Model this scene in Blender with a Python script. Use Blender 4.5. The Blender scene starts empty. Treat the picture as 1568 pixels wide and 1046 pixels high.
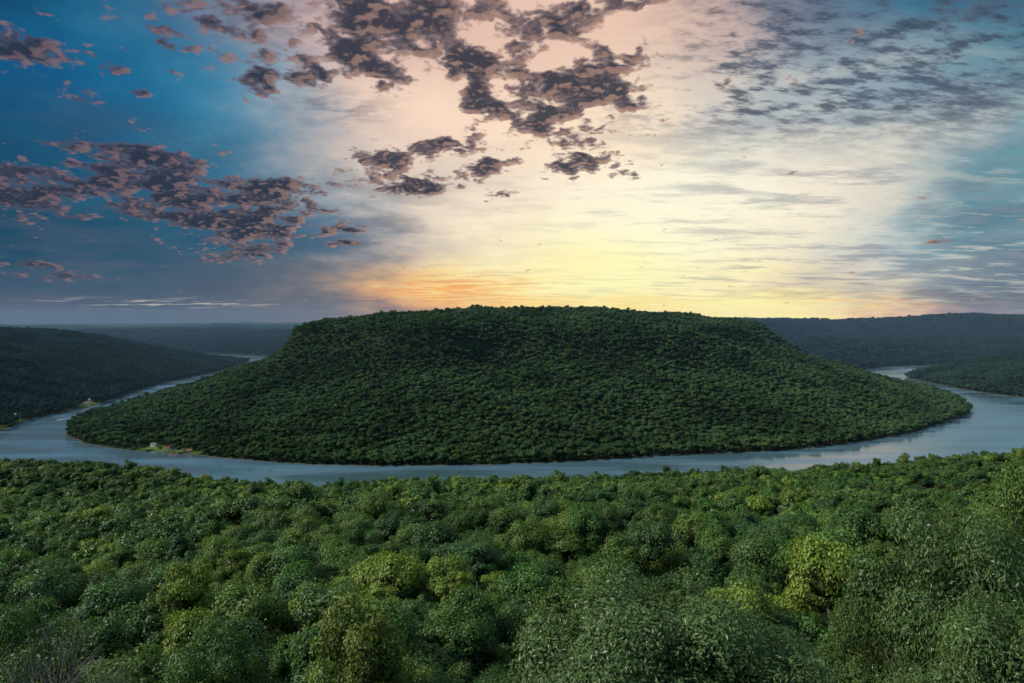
import bpy, math, numpy as np
from mathutils import Vector
rng = np.random.default_rng(7)
scene = bpy.context.scene
CAMZ = 250.0
F = 1045.0; HY = 492.0; CX = 784.0   # photo reference scale (1568 wide), horizon row

def lin(c):
    out=[]
    for v in c[:3]:
        v=v/255.0
        out.append(v/12.92 if v<=0.04045 else ((v+0.055)/1.055)**2.4)
    return (out[0],out[1],out[2],1.0)

# ------------------------------------------------------------------ noise
def _hash(ix,iy,seed):
    h=(ix.astype(np.int64)*374761393+iy.astype(np.int64)*668265263+seed*1442695041)&0xffffffff
    h=((h^(h>>13))*1274126177)&0xffffffff
    h=h^(h>>16)
    return (h&0xffff)/65535.0
def vnoise(x,y,seed=0):
    ix=np.floor(x); iy=np.floor(y); fx=x-ix; fy=y-iy
    fx=fx*fx*(3-2*fx); fy=fy*fy*(3-2*fy)
    a=_hash(ix,iy,seed); b=_hash(ix+1,iy,seed); c=_hash(ix,iy+1,seed); d=_hash(ix+1,iy+1,seed)
    return (a*(1-fx)+b*fx)*(1-fy)+(c*(1-fx)+d*fx)*fy
def fbm(x,y,scale,oct=4,seed=0):
    s=0;a=1;t=0
    for o in range(oct):
        s=s+a*vnoise(x/scale+17.3*o,y/scale-9.1*o,seed+o); t+=a; a*=0.5; scale*=0.5
    return s/t-0.5

# ------------------------------------------------------------------ land outlines (metres)
NEAR=[(-30000,300),(-6000,500),(-2000,850),(-1300,1050),(-854,1138),(-684,1128),(-560,1075),(-478,1032),(-370,985),(-260,962),(-176,998),(15,1008),(120,1012),(215,1040),(423,1063),(560,1100),(677,1149),(918,1224),(1400,1500),(2200,1700),(6000,1500),(30000,1500),(30000,-30000),(-30000,-30000)]
PEN=[(-1000,3600),(-1180,3500),(-1290,2969),(-1192,2333),(-1142,2010),(-1105,1765),(-1041,1603),(-971,1484),(-870,1390),(-737,1319),(-590,1274),(-446,1215),(-345,1187),(-207,1177),(-39,1187),(135,1221),(324,1274),(525,1319),(686,1390),(900,1528),(1074,1685),(1240,1850),(1298,1930),(1418,2177),(1523,2464),(1565,2721),(1544,2903),(1590,3147),(1700,3420),(1600,3600)]
LEFT=[(-1167,1555),(-1215,1707),(-1238,1879),(-1225,1990),(-1320,2333),(-1420,2800),(-1470,3500),(-1650,4300),(-2500,5000),(-6000,5500),(-30000,5500),(-30000,600),(-6000,900),(-1700,1250),(-1300,1420)]
RIGHT=[(1747,3038),(1665,2612),(1642,2397),(1675,2233),(2100,2150),(2600,2200),(9000,2000),(30000,2000),(30000,3900),(9000,3900),(3200,3850),(2300,3600),(2075,3437)]
FAR=[(-30000,5900),(-9000,5900),(-2600,5400),(-1400,4700),(-1200,4000),(-1000,3500),(1500,3420),(1690,3420),(1770,3483),(2021,3732),(2354,3899),(3200,4200),(9000,4500),(30000,4500),(30000,30000),(-30000,30000)]

def sdist(poly,x,y):
    d=np.full(x.shape,1e12); ins=np.zeros(x.shape,bool)
    n=len(poly)
    for i in range(n):
        x1,y1=poly[i]; x2,y2=poly[(i+1)%n]
        ex=x2-x1; ey=y2-y1; L=ex*ex+ey*ey
        t=np.clip(((x-x1)*ex+(y-y1)*ey)/L,0,1)
        dd=(x-x1-t*ex)**2+(y-y1-t*ey)**2
        d=np.minimum(d,dd)
        if y1!=y2:
            c=((y1>y)!=(y2>y))&(x<(x2-x1)*(y-y1)/(y2-y1)+x1)
            ins^=c
    d=np.sqrt(d)
    return np.where(ins,d,-d)

def heights(x,y):
    wob=fbm(x,y,90,3,5)*14
    r=np.hypot(x,y)
    bed=np.full(x.shape,-4.0)
    s=sdist(NEAR,x,y)+wob
    rr=np.where(y>0,r,r*0.0)
    prof=np.interp(rr,[0,6,14,26,45,80,170,350,520,800,1000,1500],[240,238,234,226,209,185,158,124,99,52,20,5])
    prof=prof+fbm(x,y,160,3,11)*np.clip(rr/8,0,32)
    prof=prof+38*np.exp(-(((x-150)/75)**2+((y-165)/80)**2))
    prof=prof+30*np.clip((x-150)/500,0,1)*np.exp(-((y-450)/260)**2)
    g=0.8+np.interp(s,[0,30,60,450,1000],[0,3,7,92,260])+fbm(x,y,120,3,12)*np.clip(s/12,0,22)
    hn=np.where(s>0,np.minimum(prof,g),-4+np.clip(s+4,0,4))
    # peninsula mountain
    s0=sdist(PEN,x,y)
    s=s0+wob
    sp=s+fbm(x,y,420,4,21)*np.clip(s*0.42,0,190)
    k=1+0.05*np.exp(-((x-120)/360)**2)-0.01*np.exp(-((x+550)/200)**2)
    pa=np.interp(sp,[0,15,60,110,240,420,470,505,535,600,850,1100],[0.3,1.5,6,18,57,114,140,172,215,230,256,270])
    pb=np.interp(sp,[0,15,60,110,240,420,540,640,850,1100],[0.3,1.5,6,18,55,110,165,222,252,270])
    cl=np.clip(0.6-x/500+fbm(x,y,300,2,29)*1.4,0,1)
    ridges=np.abs(fbm(x,y,260,3,31))*2
    hp=(pa*cl+pb*(1-cl))*k+(0.22-ridges)*np.clip(s*0.14,0,42)
    hp=np.where(s>0,np.maximum(hp,0.3+np.clip(s,0,30)*0.05),-4+np.clip(s+4,0,4))
    # left
    s=sdist(LEFT,x,y)+wob
    sp=s+fbm(x,y,500,3,41)*np.clip(s*0.5,0,260)
    hl=np.interp(sp,[0,15,70,150,400,650,720,1000,3000],[0.3,2,7,28,105,165,194,212,226])+(0.2-np.abs(fbm(x,y,300,3,33))*2)*np.clip(s*0.12,0,36)
    hl=hl*np.interp(y,[2600,3600,4600],[1,0.9,0.6])
    hl=np.where(s>0,np.maximum(hl,0.3+np.clip(s,0,30)*0.05),-4+np.clip(s+4,0,4))
    # right hill
    s=sdist(RIGHT,x,y)+wob
    sp=s+fbm(x,y,500,3,51)*np.clip(s*0.4,0,160)
    hr=np.interp(sp,[0,15,80,480,800,3000],[0.3,2,18,112,155,170])+(0.2-np.abs(fbm(x,y,300,3,34))*2)*np.clip(s*0.1,0,30)
    hr=np.where(s>0,np.maximum(hr,0.3+np.clip(s,0,30)*0.05),-4+np.clip(s+4,0,4))
    # far plateau
    s=sdist(FAR,x,y)+wob
    t=x/np.maximum(y,100)
    crest=np.interp(t,[-1.2,-0.75,-0.55,-0.50,-0.42,-0.30,0.2,0.32,0.5,0.57,0.63,0.75,1.2],[190,195,176,188,210,192,235,250,252,268,290,308,315])
    sp=s+fbm(x,y,1500,4,61)*np.clip(s*1.0,0,1900)
    hf=crest*np.interp(sp,[0,30,500,900,1300,1700,2500,3300,5000,9000,30000],[0.002,0.02,0.22,0.34,0.36,0.66,0.93,1.0,0.85,0.75,0.7])+(0.2-np.abs(fbm(x,y,900,4,71))*2)*np.clip(s*0.06,0,90)
    hf=np.where(s>0,np.maximum(hf,0.5+np.clip(s,0,100)*0.05),-4+np.clip(s+4,0,4))
    return np.maximum.reduce([bed,hn,hp,hl,hr,hf])

# ------------------------------------------------------------------ helpers
def nodemat(name):
    m=bpy.data.materials.new(name); m.use_nodes=True
    nt=m.node_tree; nt.nodes.clear()
    out=nt.nodes.new('ShaderNodeOutputMaterial')
    return m,nt,out
def N(nt,t,**kw):
    n=nt.nodes.new(t)
    for k,v in kw.items(): setattr(n,k,v)
    return n
def ramp(nt,stops,interp='LINEAR'):
    r=nt.nodes.new('ShaderNodeValToRGB'); cr=r.color_ramp; cr.interpolation=interp
    cr.elements[0].position=stops[0][0]; cr.elements[0].color=stops[0][1]
    cr.elements[1].position=stops[-1][0]; cr.elements[1].color=stops[-1][1]
    for p,c in stops[1:-1]:
        e=cr.elements.new(p); e.color=c
    return r
def simple_mat(name,col,rough=0.8,noise=0.25,scale=3.0):
    m,nt,out=nodemat(name)
    b=N(nt,'ShaderNodeBsdfPrincipled'); b.inputs['Roughness'].default_value=rough
    tc=N(nt,'ShaderNodeTexCoord'); nz=N(nt,'ShaderNodeTexNoise'); nz.inputs['Scale'].default_value=scale
    nt.links.new(tc.outputs['Object'],nz.inputs['Vector'])
    r=ramp(nt,[(0.3,tuple(c*(1-noise) for c in col)+(1,)),(0.7,tuple(min(1,c*(1+noise)) for c in col)+(1,))])
    nt.links.new(nz.outputs['Fac'],r.inputs['Fac']); nt.links.new(r.outputs['Color'],b.inputs['Base Color'])
    nt.links.new(b.outputs[0],out.inputs['Surface'])
    return m

def leaf_mat(name,cols,transl=0.3,gain=1.0,rough=0.5,spec=0.35,stand=0.5,contrast=1.0):
    m,nt,out=nodemat(name)
    oi=N(nt,'ShaderNodeObjectInfo'); at=N(nt,'ShaderNodeAttribute',attribute_name='tint_shade')
    nz=N(nt,'ShaderNodeTexNoise'); nz.inputs['Scale'].default_value=0.008; nz.inputs['Detail'].default_value=3
    nt.links.new(oi.outputs['Location'],nz.inputs['Vector'])
    a=N(nt,'ShaderNodeMath',operation='MULTIPLY_ADD'); a.inputs[1].default_value=1.4; a.inputs[2].default_value=-0.7
    nt.links.new(nz.outputs['Fac'],a.inputs[0])
    b2=N(nt,'ShaderNodeMath',operation='ADD'); nt.links.new(a.outputs[0],b2.inputs[0]); nt.links.new(oi.outputs['Random'],b2.inputs[1])
    n=len(cols)
    r=ramp(nt,[(i/(n-1),(c[0],c[1],c[2],1)) for i,c in enumerate(cols)])
    nt.links.new(b2.outputs[0],r.inputs['Fac'])
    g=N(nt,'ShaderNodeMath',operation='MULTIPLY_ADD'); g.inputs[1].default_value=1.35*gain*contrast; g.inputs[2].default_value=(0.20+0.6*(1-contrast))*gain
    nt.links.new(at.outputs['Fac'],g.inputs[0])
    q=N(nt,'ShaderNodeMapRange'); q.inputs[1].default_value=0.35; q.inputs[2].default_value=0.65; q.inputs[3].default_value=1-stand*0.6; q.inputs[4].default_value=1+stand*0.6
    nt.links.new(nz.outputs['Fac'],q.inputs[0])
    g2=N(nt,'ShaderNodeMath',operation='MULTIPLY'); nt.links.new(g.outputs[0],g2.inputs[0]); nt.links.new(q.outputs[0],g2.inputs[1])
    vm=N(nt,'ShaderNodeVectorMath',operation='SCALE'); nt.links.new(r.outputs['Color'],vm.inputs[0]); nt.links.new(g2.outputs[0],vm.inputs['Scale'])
    p=N(nt,'ShaderNodeBsdfPrincipled'); p.inputs['Roughness'].default_value=rough; p.inputs['Specular IOR Level'].default_value=spec
    nt.links.new(vm.outputs[0],p.inputs['Base Color'])
    if transl>0:
        tr=N(nt,'ShaderNodeBsdfTranslucent')
        vm2=N(nt,'ShaderNodeVectorMath',operation='MULTIPLY'); vm2.inputs[1].default_value=(1.4,1.5,0.7); nt.links.new(vm.outputs[0],vm2.inputs[0]); nt.links.new(vm2.outputs[0],tr.inputs['Color'])
        mx=N(nt,'ShaderNodeMixShader'); mx.inputs[0].default_value=transl
        nt.links.new(p.outputs[0],mx.inputs[1]); nt.links.new(tr.outputs[0],mx.inputs[2]); nt.links.new(mx.outputs[0],out.inputs['Surface'])
    else:
        df=N(nt,'ShaderNodeBsdfDiffuse'); nt.links.new(vm.outputs[0],df.inputs['Color']); nt.links.new(df.outputs[0],out.inputs['Surface'])
        nt.nodes.remove(p)
    return m

def mesh_from(name,V,Fq,mats=None,midx=None,tint_shade=None,smooth=False):
    me=bpy.data.meshes.new(name)
    V=np.asarray(V,np.float32)
    me.vertices.add(len(V)); me.vertices.foreach_set('co',V.ravel())
    loops=np.concatenate([f.ravel() for f in Fq]).astype(np.int32)
    tot=np.concatenate([np.full(len(f),f.shape[1]) for f in Fq]).astype(np.int32)
    st=np.concatenate([[0],np.cumsum(tot)[:-1]]).astype(np.int32)
    me.loops.add(len(loops)); me.loops.foreach_set('vertex_index',loops)
    me.polygons.add(len(tot)); me.polygons.foreach_set('loop_start',st); me.polygons.foreach_set('loop_total',tot)
    if midx is not None: me.polygons.foreach_set('material_index',midx.astype(np.int32))
    me.polygons.foreach_set('use_smooth',np.full(len(tot),smooth))
    if mats:
        for m in mats: me.materials.append(m)
    if tint_shade is not None:
        a=me.attributes.new('tint_shade','FLOAT','FACE'); a.data.foreach_set('value',tint_shade.astype(np.float32))
    me.update(calc_edges=True)
    return me
def link(o):
    scene.collection.objects.link(o); return o

def tube(p0,p1,r0,r1,sides=6,bend=0.0,rg=None,segs=1):
    p0=np.array(p0,float);p1=np.array(p1,float)
    d=p1-p0; L=np.linalg.norm(d)+1e-9; d/=L
    a=np.cross(d,[0,0,1.0]); 
    if np.linalg.norm(a)<1e-3: a=np.array([1.0,0,0])
    a/=np.linalg.norm(a); b=np.cross(d,a)
    V=[];Q=[]
    off=(rg.normal(size=3) if rg is not None else np.zeros(3))*bend*L
    for i in range(segs+1):
        t=i/segs; c=p0+(p1-p0)*t+off*math.sin(math.pi*t); r=r0+(r1-r0)*t
        for k in range(sides):
            an=2*math.pi*k/sides; V.append(c+r*(a*math.cos(an)+b*math.sin(an)))
    for i in range(segs):
        for k in range(sides):
            k2=(k+1)%sides; Q.append((i*sides+k,i*sides+k2,(i+1)*sides+k2,(i+1)*sides+k))
    return np.array(V),np.array(Q)

def make_tree(name,seed,R,H,nclump,nleaf,leaf,mats,cr=0.3,core=0.7,squash=0.75,limbs=True,coretint=0.0,taper=0.0,bare=False,oaspect=0.5):
    rg=np.random.default_rng(seed)
    ch=R*squash; cz=H-ch
    V=[];Q=[];mi=[];ti=[];nv=0
    cl=[]
    for i in range(nclump):
        v=rg.normal(size=3); v/=np.linalg.norm(v)
        if v[2]<-0.35: v[2]*=-0.6
        q=rg.uniform(0.5,0.97)
        w=1-taper*max(v[2],0)
        c=np.array([v[0]*R*q*w,v[1]*R*q*w,cz+v[2]*ch*q])
        cl.append((c,R*cr*rg.uniform(0.55,1.45),rg.uniform(0,1)))
    C=np.array([c for c,_,_ in cl]); RR=np.array([r for _,r,_ in cl]); T=np.array([t for *_,t in cl])
    if nleaf:
        w=RR**2; ids=rg.choice(len(cl),size=nleaf,p=w/w.sum())
        dirs=rg.normal(size=(nleaf,3)); dirs/=np.linalg.norm(dirs,axis=1)[:,None]
        dirs[:,2]=np.abs(dirs[:,2])*np.where(rg.uniform(size=nleaf)<0.75,1,-1)
        q=np.clip(rg.normal(0.92,0.18,nleaf),0.2,1.55)
        rad=RR[ids]*q
        P=C[ids]+dirs*rad[:,None]*np.array([1,1,0.8])
        cen=np.array([0,0,cz-ch*0.5]); outd=P-cen; outd/=np.linalg.norm(outd,axis=1)[:,None]+1e-6
        n=dirs*0.7+outd*0.55+rg.normal(size=(nleaf,3))*0.45+np.array([0,0,0.15]); n/=np.linalg.norm(n,axis=1)[:,None]
        a=np.cross(n,rg.normal(size=(nleaf,3))); a/=np.linalg.norm(a,axis=1)[:,None]
        b=np.cross(n,a); sz=leaf*rg.uniform(0.6,1.35,nleaf)[:,None]
        LV=np.stack([P-a*sz, P-b*sz*oaspect+n*sz*0.12, P+a*sz, P+b*sz*oaspect+n*sz*0.12],1).reshape(-1,3)
        LQ=np.arange(nleaf*4).reshape(-1,4)
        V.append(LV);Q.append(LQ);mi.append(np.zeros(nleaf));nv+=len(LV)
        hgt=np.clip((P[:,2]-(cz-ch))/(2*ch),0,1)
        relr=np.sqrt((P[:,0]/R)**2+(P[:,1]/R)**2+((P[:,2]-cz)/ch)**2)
        ti.append(np.clip(-0.12+0.3*T[ids]+0.4*hgt**1.5+0.2*(dirs[:,2]*0.5+0.5)+0.35*np.clip(relr-0.55,-0.3,0.5)+rg.uniform(-0.12,0.25,nleaf),0,1))  # random leaf tone plus painted shade: darker low down and inside the crown
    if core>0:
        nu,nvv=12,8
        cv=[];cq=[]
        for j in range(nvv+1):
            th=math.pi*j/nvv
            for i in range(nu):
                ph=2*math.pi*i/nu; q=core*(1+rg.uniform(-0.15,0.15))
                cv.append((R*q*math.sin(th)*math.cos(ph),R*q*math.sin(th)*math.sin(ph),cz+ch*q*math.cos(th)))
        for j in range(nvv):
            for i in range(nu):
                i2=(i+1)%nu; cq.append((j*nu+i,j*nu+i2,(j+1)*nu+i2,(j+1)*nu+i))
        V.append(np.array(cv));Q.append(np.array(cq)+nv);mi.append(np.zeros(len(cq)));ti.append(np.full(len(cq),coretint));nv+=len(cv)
    tv,tq=tube((0,0,-1.5),(0,0,cz+ch*0.4),R*0.055,R*0.02,7,0.02,rg,4)
    V.append(tv);Q.append(tq+nv);mi.append(np.ones(len(tq)));ti.append(np.zeros(len(tq)));nv+=len(tv)
    if limbs:
        for i,(c,r,_) in enumerate(cl):
            z0=cz-ch*0.75+rg.uniform(0,ch*0.9); z0=min(z0,c[2])
            tv,tq=tube((0,0,z0),c,R*0.018,R*0.005,4,0.06,rg,3)
            V.append(tv);Q.append(tq+nv);mi.append(np.ones(len(tq)));ti.append(np.zeros(len(tq)));nv+=len(tv)
            for k in range(7 if bare else 3):
                v=rg.normal(size=3); v/=np.linalg.norm(v)
                if bare: v[2]=abs(v[2])
                tip=c+v*r*(1.6 if bare else 0.95)
                st=c*0.8+np.array([0,0,z0])*0.2
                tv,tq=tube(st,tip,R*0.005,R*0.0015,3)
                V.append(tv);Q.append(tq+nv);mi.append(np.ones(len(tq)));ti.append(np.zeros(len(tq)));nv+=len(tv)
                if bare:
                    for kk in range(3):
                        u=rg.normal(size=3); u/=np.linalg.norm(u)
                        m0=st+(tip-st)*rg.uniform(0.4,0.9)
                        tv,tq=tube(m0,m0+u*r*0.6,R*0.0025,R*0.001,3)
                        V.append(tv);Q.append(tq+nv);mi.append(np.ones(len(tq)));ti.append(np.zeros(len(tq)));nv+=len(tv)
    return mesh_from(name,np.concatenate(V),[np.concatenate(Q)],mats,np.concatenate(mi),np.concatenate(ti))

# ------------------------------------------------------------------ materials
bark=simple_mat('bark',(0.10,0.085,0.065),0.9,0.3,4)
deadbark=simple_mat('dead_bark',(0.20,0.185,0.16),0.9,0.2,4)
G_near=[(0.022,0.064,0.013),(0.040,0.094,0.016),(0.031,0.076,0.022),(0.066,0.112,0.018),(0.038,0.082,0.024),(0.098,0.142,0.020)]
G_big=[(0.045,0.082,0.022),(0.055,0.094,0.024),(0.050,0.088,0.028)]
G_mtn_shade=[(0.028,0.058,0.028),(0.043,0.082,0.029),(0.033,0.066,0.032),(0.062,0.096,0.029),(0.037,0.070,0.034)]  # slope shadow and slight haze painted in: darker, bluer greens
G_far_haze=[(0.020,0.044,0.036),(0.030,0.056,0.040),(0.024,0.048,0.040)]  # aerial haze painted into the leaf colour as blue-green
G_vfar_haze=[(0.018,0.038,0.042),(0.024,0.046,0.046),(0.021,0.042,0.044)]  # stronger painted haze for the farthest trees
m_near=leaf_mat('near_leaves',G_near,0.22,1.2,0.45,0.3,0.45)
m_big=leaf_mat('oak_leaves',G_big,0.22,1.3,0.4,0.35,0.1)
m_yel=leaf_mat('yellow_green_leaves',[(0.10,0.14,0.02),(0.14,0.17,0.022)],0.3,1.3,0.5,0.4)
m_mtn=leaf_mat('mountain_leaves',G_mtn_shade,0.0,1.08,0.7,0.1,0.6,0.65)
m_far=leaf_mat('far_leaves_hazed',G_far_haze,0.0,0.9,0.8,0.1,0.6,0.45)
m_vfar=leaf_mat('very_far_leaves_hazed',G_vfar_haze,0.0,0.8,0.8,0.1,0.5,0.2)

def proto_coll(name,meshes):
    c=bpy.data.collections.new(name)
    for i,me in enumerate(meshes):
        o=bpy.data.objects.new(f'{name}_{i:02d}',me); c.objects.link(o)
    return c
def recolor(meshes,m):
    out=[]
    for me in meshes:
        c=me.copy(); c.materials[0]=m; out.append(c)
    return out
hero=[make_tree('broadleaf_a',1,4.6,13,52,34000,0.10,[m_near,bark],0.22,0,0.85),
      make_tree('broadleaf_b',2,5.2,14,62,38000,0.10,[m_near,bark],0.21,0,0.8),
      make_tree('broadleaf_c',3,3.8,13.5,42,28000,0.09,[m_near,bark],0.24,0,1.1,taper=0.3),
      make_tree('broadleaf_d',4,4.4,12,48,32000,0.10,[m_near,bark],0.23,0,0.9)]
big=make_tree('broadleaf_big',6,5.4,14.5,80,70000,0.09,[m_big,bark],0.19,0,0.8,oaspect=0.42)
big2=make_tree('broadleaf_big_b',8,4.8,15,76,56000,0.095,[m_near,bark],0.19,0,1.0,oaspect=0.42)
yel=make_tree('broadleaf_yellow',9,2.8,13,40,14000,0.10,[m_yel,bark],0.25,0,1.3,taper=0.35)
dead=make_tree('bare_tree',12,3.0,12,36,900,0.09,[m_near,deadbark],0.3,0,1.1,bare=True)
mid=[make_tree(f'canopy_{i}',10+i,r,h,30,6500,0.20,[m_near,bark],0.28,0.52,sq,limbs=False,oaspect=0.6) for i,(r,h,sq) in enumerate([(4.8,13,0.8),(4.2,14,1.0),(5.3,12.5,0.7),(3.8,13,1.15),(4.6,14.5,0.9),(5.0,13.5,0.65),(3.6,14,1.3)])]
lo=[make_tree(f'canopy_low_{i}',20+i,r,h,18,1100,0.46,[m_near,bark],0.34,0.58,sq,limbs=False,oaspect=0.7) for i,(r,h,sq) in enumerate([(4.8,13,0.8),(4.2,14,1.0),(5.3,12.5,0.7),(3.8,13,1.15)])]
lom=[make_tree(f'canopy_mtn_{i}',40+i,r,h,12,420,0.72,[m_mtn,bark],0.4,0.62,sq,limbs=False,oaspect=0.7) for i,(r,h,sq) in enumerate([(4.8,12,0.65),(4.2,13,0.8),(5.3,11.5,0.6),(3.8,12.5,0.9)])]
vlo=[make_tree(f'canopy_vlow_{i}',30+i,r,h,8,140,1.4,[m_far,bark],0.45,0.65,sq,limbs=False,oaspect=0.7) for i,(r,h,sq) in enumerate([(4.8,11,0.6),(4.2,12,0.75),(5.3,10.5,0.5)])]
C_hero=proto_coll('hero_tree_set',hero); C_mid=proto_coll('mid_tree_set',mid); C_lo=proto_coll('low_tree_set',lo)
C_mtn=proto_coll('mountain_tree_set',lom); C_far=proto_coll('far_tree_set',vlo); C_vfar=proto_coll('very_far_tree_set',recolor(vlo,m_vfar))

def scatter_obj(name,pts,scl,coll,ntypes):
    n=len(pts)
    me=bpy.data.meshes.new(name); me.vertices.add(n); me.vertices.foreach_set('co',pts.astype(np.float32).ravel())
    a=me.attributes.new('rot','FLOAT_VECTOR','POINT'); rv=np.zeros((n,3),np.float32); rv[:,2]=rng.uniform(0,6.283,n); rv[:,:2]=rng.normal(0,0.06,(n,2)); a.data.foreach_set('vector',rv.ravel())
    a=me.attributes.new('scl','FLOAT_VECTOR','POINT'); a.data.foreach_set('vector',scl.astype(np.float32).ravel())
    a=me.attributes.new('idx','INT','POINT'); a.data.foreach_set('value',rng.integers(0,ntypes,n).astype(np.int32))
    o=link(bpy.data.objects.new(name,me))
    ng=bpy.data.node_groups.new(name+'_gn','GeometryNodeTree')
    ng.interface.new_socket('Geometry',in_out='INPUT',socket_type='NodeSocketGeometry')
    ng.interface.new_socket('Geometry',in_out='OUTPUT',socket_type='NodeSocketGeometry')
    gi=ng.nodes.new('NodeGroupInput'); go=ng.nodes.new('NodeGroupOutput')
    ip=ng.nodes.new('GeometryNodeInstanceOnPoints'); ci=ng.nodes.new('GeometryNodeCollectionInfo')
    ci.inputs['Collection'].default_value=coll; ci.inputs['Separate Children'].default_value=True; ci.inputs['Reset Children'].default_value=True
    ip.inputs['Pick Instance'].default_value=True
    def na(nm,dt):
        q=ng.nodes.new('GeometryNodeInputNamedAttribute'); q.data_type=dt; q.inputs['Name'].default_value=nm; return [s for s in q.outputs if s.name=='Attribute' and s.enabled][0]
    L=ng.links
    L.new(gi.outputs[0],ip.inputs['Points']); L.new(ci.outputs[0],ip.inputs['Instance'])
    L.new(na('idx','INT'),ip.inputs['Instance Index']); L.new(na('rot','FLOAT_VECTOR'),ip.inputs['Rotation']); L.new(na('scl','FLOAT_VECTOR'),ip.inputs['Scale'])
    L.new(ip.outputs[0],go.inputs[0])
    md=o.modifiers.new('scatter','NODES'); md.node_group=ng
    return o

def px2ground(px,py,z=0.0):
    Y=(CAMZ-z)*F/(py-HY); return ((px-CX)/F*Y,Y)
HOUSES=[('cottage',-655,1318,15,(0.55,0.53,0.48),(0.42,0.05,0.03),20),
        ('cottage',-705,1344,11,(0.6,0.6,0.58),(0.12,0.12,0.13),-10),
        ('cottage',-612,1296,9,(0.5,0.45,0.38),(0.25,0.07,0.05),5),
        ('cottage',-1265,2030,18,(0.65,0.62,0.56),(0.22,0.12,0.09),30),
        ('cottage',-1300,2110,17,(0.65,0.62,0.58),(0.3,0.28,0.26),15),
        ('cottage',-1285,1760,14,(0.65,0.65,0.65),(0.2,0.2,0.22),10),
        ('cottage',-1235,1630,13,(0.65,0.65,0.65),(0.25,0.22,0.2),10),
        ('cottage',-606,1046,14,(0.45,0.42,0.38),(0.3,0.27,0.24),10)]
CLEAR=[(h[1],h[2]-8,18) for h in HOUSES]+[(-722,1334,17),(-680,1322,16),(-690,1330,15),(-640,1305,13),(-600,1290,12),(-1245,2000,20),(-1228,1965,24),(-1238,1925,20),(-1285,2080,20),(-1268,2055,20),(-1264,1731,16),(-1245,1705,16),(-1225,1680,16),(-1213,1600,16),(-1195,1577,16),(-598,1028,14),(-588,1010,12)]

SOLO=[('oak_tree',1010,25,big,240.8,1.0),('oak_tree',1190,34,big2,232.5,1.0),('oak_tree',1460,40,big,240.0,1.05),
      ('oak_tree',1330,48,big2,231.5,1.1),('oak_tree',1570,62,big2,238.0,1.3),('oak_tree',1545,30,big,238.0,0.8),('oak_tree',880,34,big2,232.5,0.8),
      ('yellow_poplar_tree',545,34,yel,236.6,0.9),('yellow_poplar_tree',610,37,yel,232.0,0.8),('yellow_poplar_tree',250,27,yel,235.8,0.9),
      ('bare_tree',95,40,dead,234.0,1.1),
      ('oak_tree',330,52,big2,227.5,1.1),('oak_tree',20,52,big2,229.5,1.2),('oak_tree',430,40,big2,228.5,0.9),('oak_tree',160,45,big2,227.0,1.0),('oak_tree',720,42,big2,226.5,0.9)]
SP=[((px-CX)/F*dd,dd) for _,px,dd,*_ in SOLO]

def scatter(name,x0,x1,y0,y1,sp,coll,nt,cond,smin=0.8,smax=1.25,base=1.0,tall=0.0):
    nx=int((x1-x0)/sp); ny=int((y1-y0)/sp)
    gx,gy=np.meshgrid(np.arange(nx),np.arange(ny))
    x=x0+(gx.ravel()+0.5*(gy.ravel()%2)+rng.uniform(-0.45,0.45,gx.size))*sp
    y=y0+(gy.ravel()+rng.uniform(-0.45,0.45,gx.size))*sp
    k=(np.abs(x)<0.84*y+60)
    x=x[k];y=y[k]
    k=cond(x,y); x=x[k];y=y[k]
    for cx,cy,r in CLEAR:
        k=(x-cx)**2+(y-cy)**2>r*r; x=x[k];y=y[k]
    for (cx,cy) in SP:
        k=(x-cx)**2+(y-cy)**2>32; x=x[k];y=y[k]
    z=heights(x,y)
    k=z>0.25; x=x[k];y=y[k];z=z[k]
    s=rng.uniform(smin,smax,len(x))*base
    zz=s*rng.uniform(0.8,1.18,len(x))
    if tall: zz=zz*(1+(rng.uniform(0,1,len(x))>0.88)*tall)
    sv=np.stack([s*rng.uniform(0.85,1.15,len(x)),s*rng.uniform(0.85,1.15,len(x)),zz],1)
    print(name,len(x))
    return scatter_obj(name,np.stack([x,y,z-0.3],1),sv,coll,nt)

R=lambda x,y:np.hypot(x,y)
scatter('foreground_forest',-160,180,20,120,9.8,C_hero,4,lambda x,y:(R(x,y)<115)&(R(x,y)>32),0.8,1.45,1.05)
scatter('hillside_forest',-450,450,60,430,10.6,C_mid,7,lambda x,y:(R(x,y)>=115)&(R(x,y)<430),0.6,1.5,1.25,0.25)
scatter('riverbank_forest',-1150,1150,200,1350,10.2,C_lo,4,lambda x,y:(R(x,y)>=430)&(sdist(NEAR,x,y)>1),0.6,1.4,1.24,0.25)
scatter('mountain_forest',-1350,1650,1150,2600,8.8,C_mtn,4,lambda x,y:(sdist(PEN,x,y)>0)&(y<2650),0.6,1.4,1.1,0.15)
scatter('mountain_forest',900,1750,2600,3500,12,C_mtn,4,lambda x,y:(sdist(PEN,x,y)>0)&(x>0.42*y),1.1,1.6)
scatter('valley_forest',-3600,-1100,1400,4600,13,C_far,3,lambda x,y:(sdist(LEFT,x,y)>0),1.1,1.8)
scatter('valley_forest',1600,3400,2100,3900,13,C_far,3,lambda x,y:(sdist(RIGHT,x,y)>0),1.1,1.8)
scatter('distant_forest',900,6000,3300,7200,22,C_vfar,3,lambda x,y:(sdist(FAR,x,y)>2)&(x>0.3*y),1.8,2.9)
scatter('distant_forest',-5500,-900,4400,7600,24,C_vfar,3,lambda x,y:(sdist(FAR,x,y)>2)&(x<-0.25*y),1.8,2.9)

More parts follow.
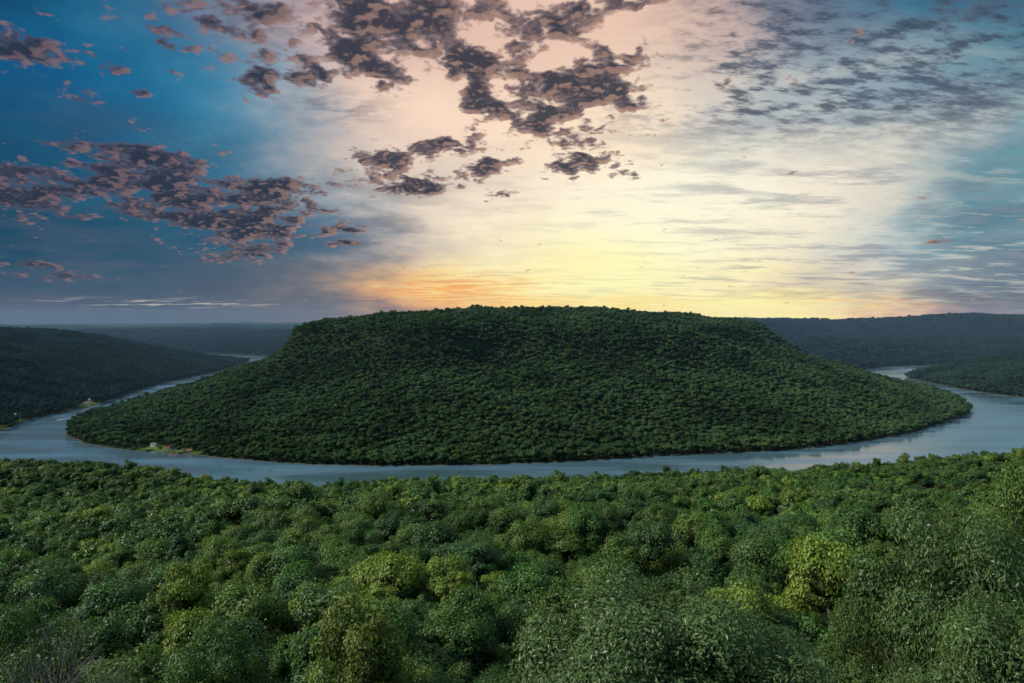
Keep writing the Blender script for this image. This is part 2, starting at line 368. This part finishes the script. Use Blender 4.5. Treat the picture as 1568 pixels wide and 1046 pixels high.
for nm,px,dd,mesh,top,ws in SOLO:
    x=(px-CX)/F*dd; z=float(heights(np.array([x]),np.array([float(dd)]))[0])-0.3
    hm=max(v.co.z for v in mesh.vertices)
    o=link(bpy.data.objects.new(nm,mesh)); o.location=(x,dd,z); o.scale=(ws,ws,(top-z)/hm); o.rotation_euler=(0,0,px*0.7)

# ------------------------------------------------------------------ terrain sheet
af=np.radians(np.arange(-52,52,0.2)); ab=np.radians(np.arange(52,308,3.0))
ang=np.concatenate([af,ab]); na_=len(ang)
rad=[2.0]
while rad[-1]<28000: rad.append(rad[-1]*(1.0105 if rad[-1]<9000 else 1.03)+0.15)
rad=np.array(rad); nr=len(rad)
A_,R_=np.meshgrid(ang,rad)
X=(R_*np.sin(A_)).ravel(); Y=(R_*np.cos(A_)).ravel(); Z=heights(X,Y)
V=np.concatenate([np.stack([X,Y,Z],1),[[0,0,240.0]]])
i=np.arange(nr-1)[:,None]*na_; j=np.arange(na_)[None,:]; j2=(j+1)%na_
Qd=np.stack([(i+j),(i+na_+j),(i+na_+j2),(i+j2)],-1).reshape(-1,4)
j=np.arange(na_); T3=np.stack([np.full(na_,nr*na_),j,(j+1)%na_],1)
me=mesh_from('terrain',V,[Qd,T3],smooth=True)
lawn=np.zeros(len(V),np.float32)
for cx,cy,r in CLEAR:
    lawn=np.maximum(lawn,np.clip(1.6-np.hypot(V[:,0]-cx,V[:,1]-cy)/r,0,1))
a=me.attributes.new('lawn','FLOAT','POINT'); a.data.foreach_set('value',lawn.astype(np.float32))
m,nt,out=nodemat('forest_ground')
geo=N(nt,'ShaderNodeNewGeometry'); sep=N(nt,'ShaderNodeSeparateXYZ'); nt.links.new(geo.outputs['Position'],sep.inputs[0])
vo=N(nt,'ShaderNodeTexVoronoi'); vo.inputs['Scale'].default_value=0.055; nt.links.new(geo.outputs['Position'],vo.inputs['Vector'])
nz=N(nt,'ShaderNodeTexNoise'); nz.inputs['Scale'].default_value=0.02; nz.inputs['Detail'].default_value=8; nt.links.new(geo.outputs['Position'],nz.inputs['Vector'])
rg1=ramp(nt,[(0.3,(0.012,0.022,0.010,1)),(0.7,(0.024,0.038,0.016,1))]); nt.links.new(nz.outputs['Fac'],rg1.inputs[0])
rf=ramp(nt,[(0.3,(0.012,0.026,0.030,1)),(0.7,(0.020,0.038,0.040,1))]); nt.links.new(nz.outputs['Fac'],rf.inputs[0])  # bluish ground for far land, distance haze painted into the colour
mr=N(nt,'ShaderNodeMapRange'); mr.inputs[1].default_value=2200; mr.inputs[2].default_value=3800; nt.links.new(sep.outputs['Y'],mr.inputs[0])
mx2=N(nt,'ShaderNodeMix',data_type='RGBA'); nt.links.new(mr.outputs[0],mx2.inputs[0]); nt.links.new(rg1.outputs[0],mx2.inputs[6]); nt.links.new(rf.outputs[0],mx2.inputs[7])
at=N(nt,'ShaderNodeAttribute',attribute_name='lawn')
mx3=N(nt,'ShaderNodeMix',data_type='RGBA'); nt.links.new(at.outputs['Fac'],mx3.inputs[0]); nt.links.new(mx2.outputs[2],mx3.inputs[6]); mx3.inputs[7].default_value=(0.085,0.125,0.038,1)
mr3=N(nt,'ShaderNodeMapRange'); mr3.inputs[1].default_value=0.8; mr3.inputs[2].default_value=0.3; nt.links.new(sep.outputs['Z'],mr3.inputs[0])
mx4=N(nt,'ShaderNodeMix',data_type='RGBA'); nt.links.new(mr3.outputs[0],mx4.inputs[0]); nt.links.new(mx3.outputs[2],mx4.inputs[6]); mx4.inputs[7].default_value=(0.085,0.072,0.050,1)
bs=N(nt,'ShaderNodeBsdfDiffuse')
bp=N(nt,'ShaderNodeBump'); bp.inputs['Strength'].default_value=0.8; bp.inputs['Distance'].default_value=6; bp.invert=True; nt.links.new(vo.outputs['Distance'],bp.inputs['Height'])
nt.links.new(bp.outputs[0],bs.inputs['Normal']); nt.links.new(mx4.outputs[2],bs.inputs['Color']); nt.links.new(bs.outputs[0],out.inputs[0])
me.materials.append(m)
link(bpy.data.objects.new('terrain',me))

# ------------------------------------------------------------------ river
me=mesh_from('river',[(-29000,100,0),(29000,100,0),(29000,9000,0),(-29000,9000,0)],[np.array([[0,1,2,3]])])
m,nt,out=nodemat('river_water')
geo=N(nt,'ShaderNodeNewGeometry')
bs=N(nt,'ShaderNodeBsdfPrincipled'); bs.inputs['IOR'].default_value=1.333
n1=N(nt,'ShaderNodeTexNoise'); n1.inputs['Scale'].default_value=0.35; n1.inputs['Detail'].default_value=4; nt.links.new(geo.outputs['Position'],n1.inputs['Vector'])
mp=N(nt,'ShaderNodeMapping'); mp.inputs['Scale'].default_value=(0.0035,0.016,0.01); nt.links.new(geo.outputs['Position'],mp.inputs[0])
n2=N(nt,'ShaderNodeTexNoise'); n2.inputs['Scale'].default_value=1.0; n2.inputs['Detail'].default_value=5; nt.links.new(mp.outputs[0],n2.inputs['Vector'])
rr_=N(nt,'ShaderNodeMapRange'); rr_.inputs[1].default_value=0.38; rr_.inputs[2].default_value=0.62; rr_.inputs[3].default_value=0.02; rr_.inputs[4].default_value=0.24; nt.links.new(n2.outputs['Fac'],rr_.inputs[0]); nt.links.new(rr_.outputs[0],bs.inputs['Roughness'])
rw=ramp(nt,[(0.38,(0.050,0.095,0.110,1)),(0.62,(0.090,0.175,0.240,1))]); nt.links.new(n2.outputs['Fac'],rw.inputs[0]); nt.links.new(rw.outputs[0],bs.inputs['Base Color'])
bp=N(nt,'ShaderNodeBump'); bp.inputs['Strength'].default_value=0.35; bp.inputs['Distance'].default_value=0.3; nt.links.new(n1.outputs['Fac'],bp.inputs['Height']); nt.links.new(bp.outputs[0],bs.inputs['Normal'])
nt.links.new(bs.outputs[0],out.inputs[0]); me.materials.append(m)
link(bpy.data.objects.new('river',me))

# ------------------------------------------------------------------ valley haze: a real thin scattering layer of air
hx,hy0,hy1,hz=14000,1100,12000,420
v=[(x_,y_,z_) for x_ in(-hx,hx) for y_ in(hy0,hy1) for z_ in(-20,hz)]
me=mesh_from('haze',v,[np.array([[0,1,3,2],[4,6,7,5],[0,4,5,1],[2,3,7,6],[0,2,6,4],[1,5,7,3]])])
m,nt,out=nodemat('valley_haze'); vs=N(nt,'ShaderNodeVolumeScatter'); vs.inputs['Color'].default_value=(0.40,0.68,1.0,1); vs.inputs['Density'].default_value=2.7e-5; vs.inputs['Anisotropy'].default_value=0.0
nt.links.new(vs.outputs[0],out.inputs['Volume']); me.materials.append(m)
try: m.cycles.homogeneous_volume=True
except Exception: pass
link(bpy.data.objects.new('haze',me))

# ------------------------------------------------------------------ houses
m_win=simple_mat('window_glass',(0.03,0.04,0.05),0.1,0.1); m_door=simple_mat('door_wood',(0.15,0.07,0.04),0.6)
def boxm(name,c,s,mat,parent):
    x,y,z=c; a,b,h=s[0]/2,s[1]/2,s[2]/2
    v=[(x+i*a,y+j*b,z+k*h) for k in(-1,1) for j in(-1,1) for i in(-1,1)]
    f=np.array([[0,2,3,1],[4,5,7,6],[0,1,5,4],[2,6,7,3],[0,4,6,2],[1,3,7,5]])
    o=link(bpy.data.objects.new(name,mesh_from(name,v,[f],[mat]))); o.parent=parent; return o
def house(name,x,y,w,wc,rc,rot):
    z=float(heights(np.array([x]),np.array([y]))[0])
    e=link(bpy.data.objects.new(name,None)); e.location=(x,y,z-0.5); e.rotation_euler=(0,0,math.radians(rot))
    wm=simple_mat('house_wall',wc,0.8,0.08); rm=simple_mat('house_roof',rc,0.7,0.15)
    d=w*0.65; h=4.6
    boxm('walls',(0,0,h/2),(w,d,h),wm,e)
    ov=0.6; rh=d*0.38
    v=[(-w/2-ov,-d/2-ov,h),(w/2+ov,-d/2-ov,h),(w/2+ov,d/2+ov,h),(-w/2-ov,d/2+ov,h),(-w/2-ov,0,h+rh),(w/2+ov,0,h+rh)]
    v=[(a,b,c+0.01) for a,b,c in v]
    o=link(bpy.data.objects.new('roof',mesh_from('roof',v,[np.array([[0,1,5,4],[2,3,4,5],[3,2,1,0]]),np.array([[0,4,3],[1,2,5]])],[rm]))); o.parent=e
    boxm('door',(w*0.08,-d/2-0.03,1.55),(1.1,0.1,2.1),m_door,e)
    for i,xx in enumerate((-0.33,-0.14,0.27,0.4)): boxm(f'window_{i}',(w*xx,-d/2-0.03,2.4),(1.2,0.1,1.3),m_win,e)
    boxm('chimney',(w*0.25,d*0.15,h+rh*0.9),(0.8,0.8,2.2),simple_mat('chimney_brick',(0.3,0.15,0.1)),e)
for h in HOUSES: house(*h)

# ------------------------------------------------------------------ boat with wake
bx,by=px2ground(112,640)
e=link(bpy.data.objects.new('motorboat',None)); e.location=(bx,by,0.1); e.rotation_euler=(0,0,math.radians(70))
white=simple_mat('boat_hull_white',(0.8,0.8,0.78),0.3,0.03)
v=[(-4,-1.3,0),(1.5,-1.3,0),(4.5,0,0.2),(1.5,1.3,0),(-4,1.3,0),(-4,-1.5,1.1),(1.5,-1.5,1.2),(5,0,1.5),(1.5,1.5,1.2),(-4,1.5,1.1)]
o=link(bpy.data.objects.new('hull',mesh_from('hull',v,[np.array([[0,1,6,5],[1,2,7,6],[2,3,8,7],[3,4,9,8],[4,0,5,9]]),np.array([[5,6,7,8,9]])],[white]))); o.parent=e
boxm('windshield',(0.6,0,1.6),(0.2,2.0,0.8),m_win,e)
boxm('outboard_motor',(-4.3,0,0.9),(0.5,0.5,1.2),m_win,e)
foam=simple_mat('wake_foam',(0.7,0.72,0.72),0.6,0.1)
v=[(-5,-0.8,0.02),(-5,0.8,0.02),(-45,2.4,0.02),(-45,-2.4,0.02)]
o=link(bpy.data.objects.new('wake',mesh_from('wake',v,[np.array([[0,1,2,3]])],[foam]))); o.parent=e

# ------------------------------------------------------------------ world sky
w=bpy.data.worlds.new('World'); scene.world=w; w.use_nodes=True
try:
    w.cycles.sampling_method='NONE'
except Exception as ex: print(ex)
nt=w.node_tree; nt.nodes.clear(); L=nt.links
wo=N(nt,'ShaderNodeOutputWorld'); bg=N(nt,'ShaderNodeBackground'); L.new(bg.outputs[0],wo.inputs[0])
def M(op,a,b=None,c=None,clamp=False):
    n=N(nt,'ShaderNodeMath',operation=op); n.use_clamp=clamp
    for i,v in enumerate((a,b,c)):
        if v is None: continue
        if isinstance(v,(int,float)): n.inputs[i].default_value=v
        else: L.new(v,n.inputs[i])
    return n.outputs[0]
def VM(op,a,b=None,c=None):
    n=N(nt,'ShaderNodeVectorMath',operation=op)
    for i,v in enumerate((a,b,c)):
        if v is None: continue
        if isinstance(v,tuple): n.inputs[i].default_value=v
        else: L.new(v,n.inputs[i])
    return n.outputs['Value'] if op in('DOT_PRODUCT','LENGTH') else n.outputs[0]
def comb(x,y,z=0.0):
    n=N(nt,'ShaderNodeCombineXYZ')
    for i,v in enumerate((x,y,z)):
        if isinstance(v,(int,float)): n.inputs[i].default_value=v
        else: L.new(v,n.inputs[i])
    return n.outputs[0]
def noise(vec,scale,detail=5,rough=0.5,dist=0.0,out='Fac'):
    n=N(nt,'ShaderNodeTexNoise',noise_dimensions='2D'); n.inputs['Scale'].default_value=scale; n.inputs['Detail'].default_value=detail; n.inputs['Roughness'].default_value=rough; n.inputs['Distortion'].default_value=dist
    L.new(vec,n.inputs['Vector']); return n.outputs[out]
def voro(vec,scale):
    n=N(nt,'ShaderNodeTexVoronoi',voronoi_dimensions='2D',feature='SMOOTH_F1'); n.inputs['Scale'].default_value=scale; n.inputs['Smoothness'].default_value=0.35
    L.new(vec,n.inputs['Vector']); return n.outputs['Distance']
def sstep(x,a,b,lo_=0.0,hi=1.0):
    n=N(nt,'ShaderNodeMapRange',interpolation_type='SMOOTHSTEP'); L.new(x,n.inputs[0]); 
    for i,v in zip((1,2,3,4),(a,b,lo_,hi)): n.inputs[i].default_value=v
    return n.outputs[0]
def mixc(f,a,b):
    n=N(nt,'ShaderNodeMix',data_type='RGBA')
    if isinstance(f,(int,float)): n.inputs[0].default_value=f
    else: L.new(f,n.inputs[0])
    for i,v in ((6,a),(7,b)):
        if isinstance(v,tuple): n.inputs[i].default_value=v
        else: L.new(v,n.inputs[i])
    return n.outputs[2]
tc=N(nt,'ShaderNodeTexCoord'); d=VM('NORMALIZE',tc.outputs['Generated'])
sp_=N(nt,'ShaderNodeSeparateXYZ'); L.new(d,sp_.inputs[0]); dx,dy,dz=sp_.outputs
Az=M('ARCTAN2',dx,dy); El=M('ARCSINE',dz)
AE=comb(Az,El)
den=M('ADD',M('MAXIMUM',dz,0.0),0.25); P=comb(M('DIVIDE',dx,den),M('DIVIDE',dy,den))
den2=M('ADD',M('MAXIMUM',dz,0.0),0.07); P2=comb(M('DIVIDE',dx,den2),M('DIVIDE',dy,den2))
wn=VM('SUBTRACT',noise(P,1.7,6,0.6,0,'Color'),(0.5,0.5,0.5))
AEw=VM('MULTIPLY_ADD',wn,(0.36,0.09,0.0),AE)
s2=N(nt,'ShaderNodeSeparateXYZ'); L.new(AEw,s2.inputs[0]); Aw,Ew=s2.outputs[0],s2.outputs[1]
Ew=M('MAXIMUM',Ew,M('MULTIPLY',El,0.6))
apos=M('MULTIPLY_ADD',Aw,180/math.pi/80,0.5,True)
def pA(px): return (math.degrees(math.atan((px-CX)/F))+40)/80
rows=[(480,[(0,(66,76,100)),(200,(68,78,102)),(400,(76,86,106)),(540,(112,100,108)),(640,(215,155,108)),(720,(246,188,106)),(850,(255,222,130)),(1000,(255,228,135)),(1080,(255,250,180)),(1180,(255,244,160)),(1300,(254,222,155)),(1390,(220,172,140)),(1450,(140,122,130)),(1568,(95,98,118))]),
(435,[(0,(42,72,98)),(200,(48,80,104)),(400,(66,90,110)),(540,(125,118,124)),(640,(240,195,135)),(750,(255,222,140)),(870,(255,252,195)),(1000,(255,252,195)),(1150,(252,236,185)),(1300,(215,202,182)),(1450,(130,145,155)),(1568,(95,118,135))]),
(375,[(0,(16,68,94)),(200,(25,78,104)),(400,(52,94,120)),(530,(100,116,134)),(650,(205,190,180)),(780,(252,235,198)),(900,(255,253,218)),(1050,(255,251,216)),(1200,(250,238,206)),(1350,(215,215,205)),(1450,(140,170,180)),(1568,(80,125,142))]),
(280,[(0,(10,68,100)),(200,(22,90,126)),(400,(54,112,142)),(520,(130,150,165)),(640,(230,210,192)),(850,(255,240,212)),(1000,(255,250,222)),(1150,(250,242,220)),(1300,(235,222,204)),(1450,(190,200,196)),(1568,(105,152,164))]),
(150,[(0,(10,84,128)),(200,(30,114,154)),(380,(80,144,172)),(480,(185,178,178)),(600,(238,206,188)),(800,(255,226,198)),(950,(250,227,198)),(1050,(210,205,198)),(1200,(165,176,182)),(1350,(130,158,170)),(1568,(85,132,150))]),
(20,[(0,(8,64,98)),(150,(18,102,142)),(280,(70,112,144)),(400,(180,160,164)),(550,(228,192,180)),(750,(218,184,168)),(900,(245,208,184)),(1050,(192,168,162)),(1150,(125,130,145)),(1300,(88,114,136)),(1450,(56,116,146)),(1568,(36,94,124))])]
prev=None;pe=None
for py,stops in rows:
    r=ramp(nt,[(pA(px),lin(c)) for px,c in stops],'B_SPLINE'); L.new(apos,r.inputs[0])
    e_=math.atan((HY-py)/F*0.93)
    if prev is None: prev=r.outputs[0]
    else: prev=mixc(sstep(Ew,pe,e_),prev,r.outputs[0])
    pe=e_
base=mixc(sstep(El,0.47,0.9),prev,(0.26,0.36,0.46,1))
base=mixc(sstep(dy,0.45,-0.2),base,(0.20,0.32,0.46,1))
def blobsum(lst):
    acc=None
    for px,py,rx,ry,st in lst:
        A0=math.atan((px-CX)/F); ca=math.cos(A0); E0=math.atan((HY-py)/F*ca)
        ix=F/(rx*ca*ca); iy=F/(ry*ca)
        v=VM('MULTIPLY_ADD',AE,(ix,iy,0.0),(-A0*ix,-E0*iy,0.0))
        g=M('POWER',0.3679,VM('DOT_PRODUCT',v,v))
        acc=M('MULTIPLY',g,st) if acc is None else M('MULTIPLY_ADD',g,st,acc)
    return acc
mpp=N(nt,'ShaderNodeMapping'); mpp.inputs['Rotation'].default_value=(0,0,math.radians(20)); mpp.inputs['Scale'].default_value=(0.9,2.0,1); L.new(P2,mpp.inputs[0])
cir=noise(mpp.outputs[0],1.7,9,0.66,0.0)
cirm=blobsum([(1300,290,330,120,1.0),(1450,400,200,60,1.0),(1150,430,260,40,0.6),(720,440,220,28,0.8),(500,170,120,60,0.5),(900,300,250,120,0.35)])
cf=M('MULTIPLY',sstep(cir,0.47,0.68),cirm,None,True)
base=mixc(M('MULTIPLY',cf,0.62),base,lin((135,142,155)))
cl2=M('MULTIPLY',sstep(cir,0.50,0.34),blobsum([(1440,420,200,60,0.8),(1420,200,200,70,0.8),(260,465,170,7,0.9),(1500,330,90,60,0.7),(1250,120,200,60,0.35)]),None,True)
base=mixc(M('MULTIPLY',cl2,0.7),base,lin((228,222,205)))
fire=M('MULTIPLY',sstep(cir,0.42,0.60),blobsum([(670,446,110,20,1.0),(790,436,70,14,0.4),(1250,462,180,10,0.6)]),None,True)
base=mixc(M('MULTIPLY',fire,0.85),base,lin((250,158,62)))
base=mixc(M('MULTIPLY',blobsum([(1160,466,150,14,1.0),(900,405,120,45,0.8)]),0.9,None,True),base,(1.0,0.93,0.42,1))
# grey high mottled cloud upper right
mp3=N(nt,'ShaderNodeMapping'); mp3.inputs['Rotation'].default_value=(0,0,math.radians(-35)); mp3.inputs['Scale'].default_value=(1.0,2.2,1); L.new(P,mp3.inputs[0])
mot=noise(mp3.outputs[0],13.0,8,0.66,0.0)
mm=blobsum([(1290,55,210,115,1.0),(1120,60,90,80,0.7),(1490,40,120,70,0.8),(1250,150,230,45,0.8),(1500,160,130,60,0.6),(520,165,80,25,0.6),(400,30,150,40,0.5),(980,170,60,30,0.4)])
mlow=noise(P,4.0,3,0.5)
mf=M('MULTIPLY',sstep(M('ADD',mot,M('MULTIPLY_ADD',mlow,0.5,-0.25)),0.38,0.66),mm,None,True)
base=mixc(M('MULTIPLY',mf,0.82),base,mixc(sstep(mot,0.5,0.7),lin((84,94,114)),lin((52,64,86))))
veil=M('MULTIPLY',sstep(noise(P2,1.5,5,0.55,0.0),0.38,0.60),blobsum([(560,330,140,60,0.8),(150,190,180,30,0.5),(200,420,260,40,0.7),(1250,450,200,12,0.4),(1480,455,130,20,0.8),(120,340,220,50,0.6),(1480,300,150,40,0.5)]),None,True)
base=mixc(M('MULTIPLY',veil,0.65),base,lin((74,86,108)))
# puffy dark cumulus, billowed and lit from the glow near the horizon
puffs=[(20,65,75,42,0.95),(140,95,65,38,0.85),(120,155,38,11,0.9),(215,140,20,10,0.9),(240,60,60,22,0.95),(330,15,95,26,0.8),(395,112,62,32,1.1),(480,115,26,19,1.1),(470,30,105,48,0.78),(540,75,60,40,0.66),
(655,22,115,44,1.2),(710,98,72,22,1.1),(725,148,20,20,1.0),(825,125,72,24,0.95),(930,142,78,30,0.95),(840,40,80,42,0.82),(780,170,95,30,0.68),(880,205,100,46,0.66),(890,255,105,16,0.7),
(612,238,60,28,1.15),(632,282,78,17,1.1),(690,218,44,15,1.05),(742,255,44,24,0.9),(765,298,26,7,0.9),
(5,295,110,52,1.2),(225,262,115,52,1.35),(300,325,125,24,1.15),(430,295,88,29,1.15),(405,360,80,26,1.05),(345,388,62,20,0.85),(525,352,36,16,0.95),(530,373,40,6,0.9),(50,405,80,7,0.85),(110,425,120,8,0.85),(990,2,95,12,0.9),(1102,128,20,10,0.9),(520,265,16,7,0.9),(1430,368,34,8,0.6),(590,110,50,34,0.66),(930,90,60,40,0.55)]
cov=M('MINIMUM',blobsum(puffs),1.15)
def puffn(vec,det):
    wv=VM('MULTIPLY_ADD',VM('SUBTRACT',noise(vec,14.0,3,0.5,0,'Color'),(0.5,0.5,0.5)),(0.06,0.06,0.0),vec)
    a_=noise(vec,8.2,det,0.62,0.0)
    v1=voro(wv,17.0); v2=voro(wv,42.0)
    t=M('MULTIPLY_ADD',v1,-0.27,a_); return M('MULTIPLY_ADD',v2,-0.16,t)
pn=puffn(P,9)
sv=N(nt,'ShaderNodeVectorMath',operation='SUBTRACT'); sv.inputs[0].default_value=(0.46,3.3,0.0); L.new(P,sv.inputs[1])
Poff=VM('MULTIPLY_ADD',VM('NORMALIZE',sv.outputs[0]),(0.022,0.022,0.0),P)
pn2=puffn(Poff,5)
lit=sstep(M('SUBTRACT',pn,pn2),0.0,0.15)
dn=M('ADD',M('MULTIPLY_ADD',pn,3.5,-1.75-0.84+0.60),M('MULTIPLY',cov,1.42))
alpha=sstep(dn,-0.10,0.40)
core=sstep(dn,0.05,0.85)
side=sstep(Az,-0.6,-0.05)
dark=mixc(core,mixc(side,lin((76,80,102)),lin((132,112,114))),lin((40,47,64)))
pc=mixc(M('MULTIPLY',lit,M('MULTIPLY_ADD',core,-0.25,0.72)),dark,mixc(side,lin((138,112,116)),lin((196,154,134))))
base=mixc(M('MULTIPLY',alpha,0.96),base,pc)
base=mixc(sstep(El,-0.005,-0.05),base,(0.03,0.04,0.04,1))
SUN_EL=math.radians(36); SUN_AZ=math.radians(-100)
sk=N(nt,'ShaderNodeTexSky',sky_type='NISHITA'); sk.sun_disc=False; sk.sun_elevation=SUN_EL; sk.sun_rotation=SUN_AZ
fin=N(nt,'ShaderNodeVectorMath',operation='MULTIPLY_ADD'); L.new(sk.outputs[0],fin.inputs[0]); fin.inputs[1].default_value=(0.002,0.002,0.002); L.new(base,fin.inputs[2])
L.new(fin.outputs[0],bg.inputs[0]); bg.inputs[1].default_value=1.0

# ------------------------------------------------------------------ sun
sl=bpy.data.lights.new('sun','SUN'); sl.energy=4.6; sl.angle=math.radians(2); sl.color=(1,0.94,0.82)
so=link(bpy.data.objects.new('sun',sl))
sd=Vector((math.sin(SUN_AZ)*math.cos(SUN_EL),math.cos(SUN_AZ)*math.cos(SUN_EL),math.sin(SUN_EL)))
so.rotation_euler=sd.to_track_quat('Z','Y').to_euler(); so.location=(0,0,600)

# ------------------------------------------------------------------ camera
cd=bpy.data.cameras.new('camera'); cd.lens=24; cd.sensor_width=36; cd.shift_y=-(523-HY)/1568; cd.clip_start=0.5; cd.clip_end=80000
co=link(bpy.data.objects.new('camera',cd)); co.location=(0,0,CAMZ); co.rotation_euler=(math.radians(90),0,0)
scene.camera=co
scene.view_settings.view_transform='Standard'; scene.view_settings.look='None'; scene.view_settings.exposure=0
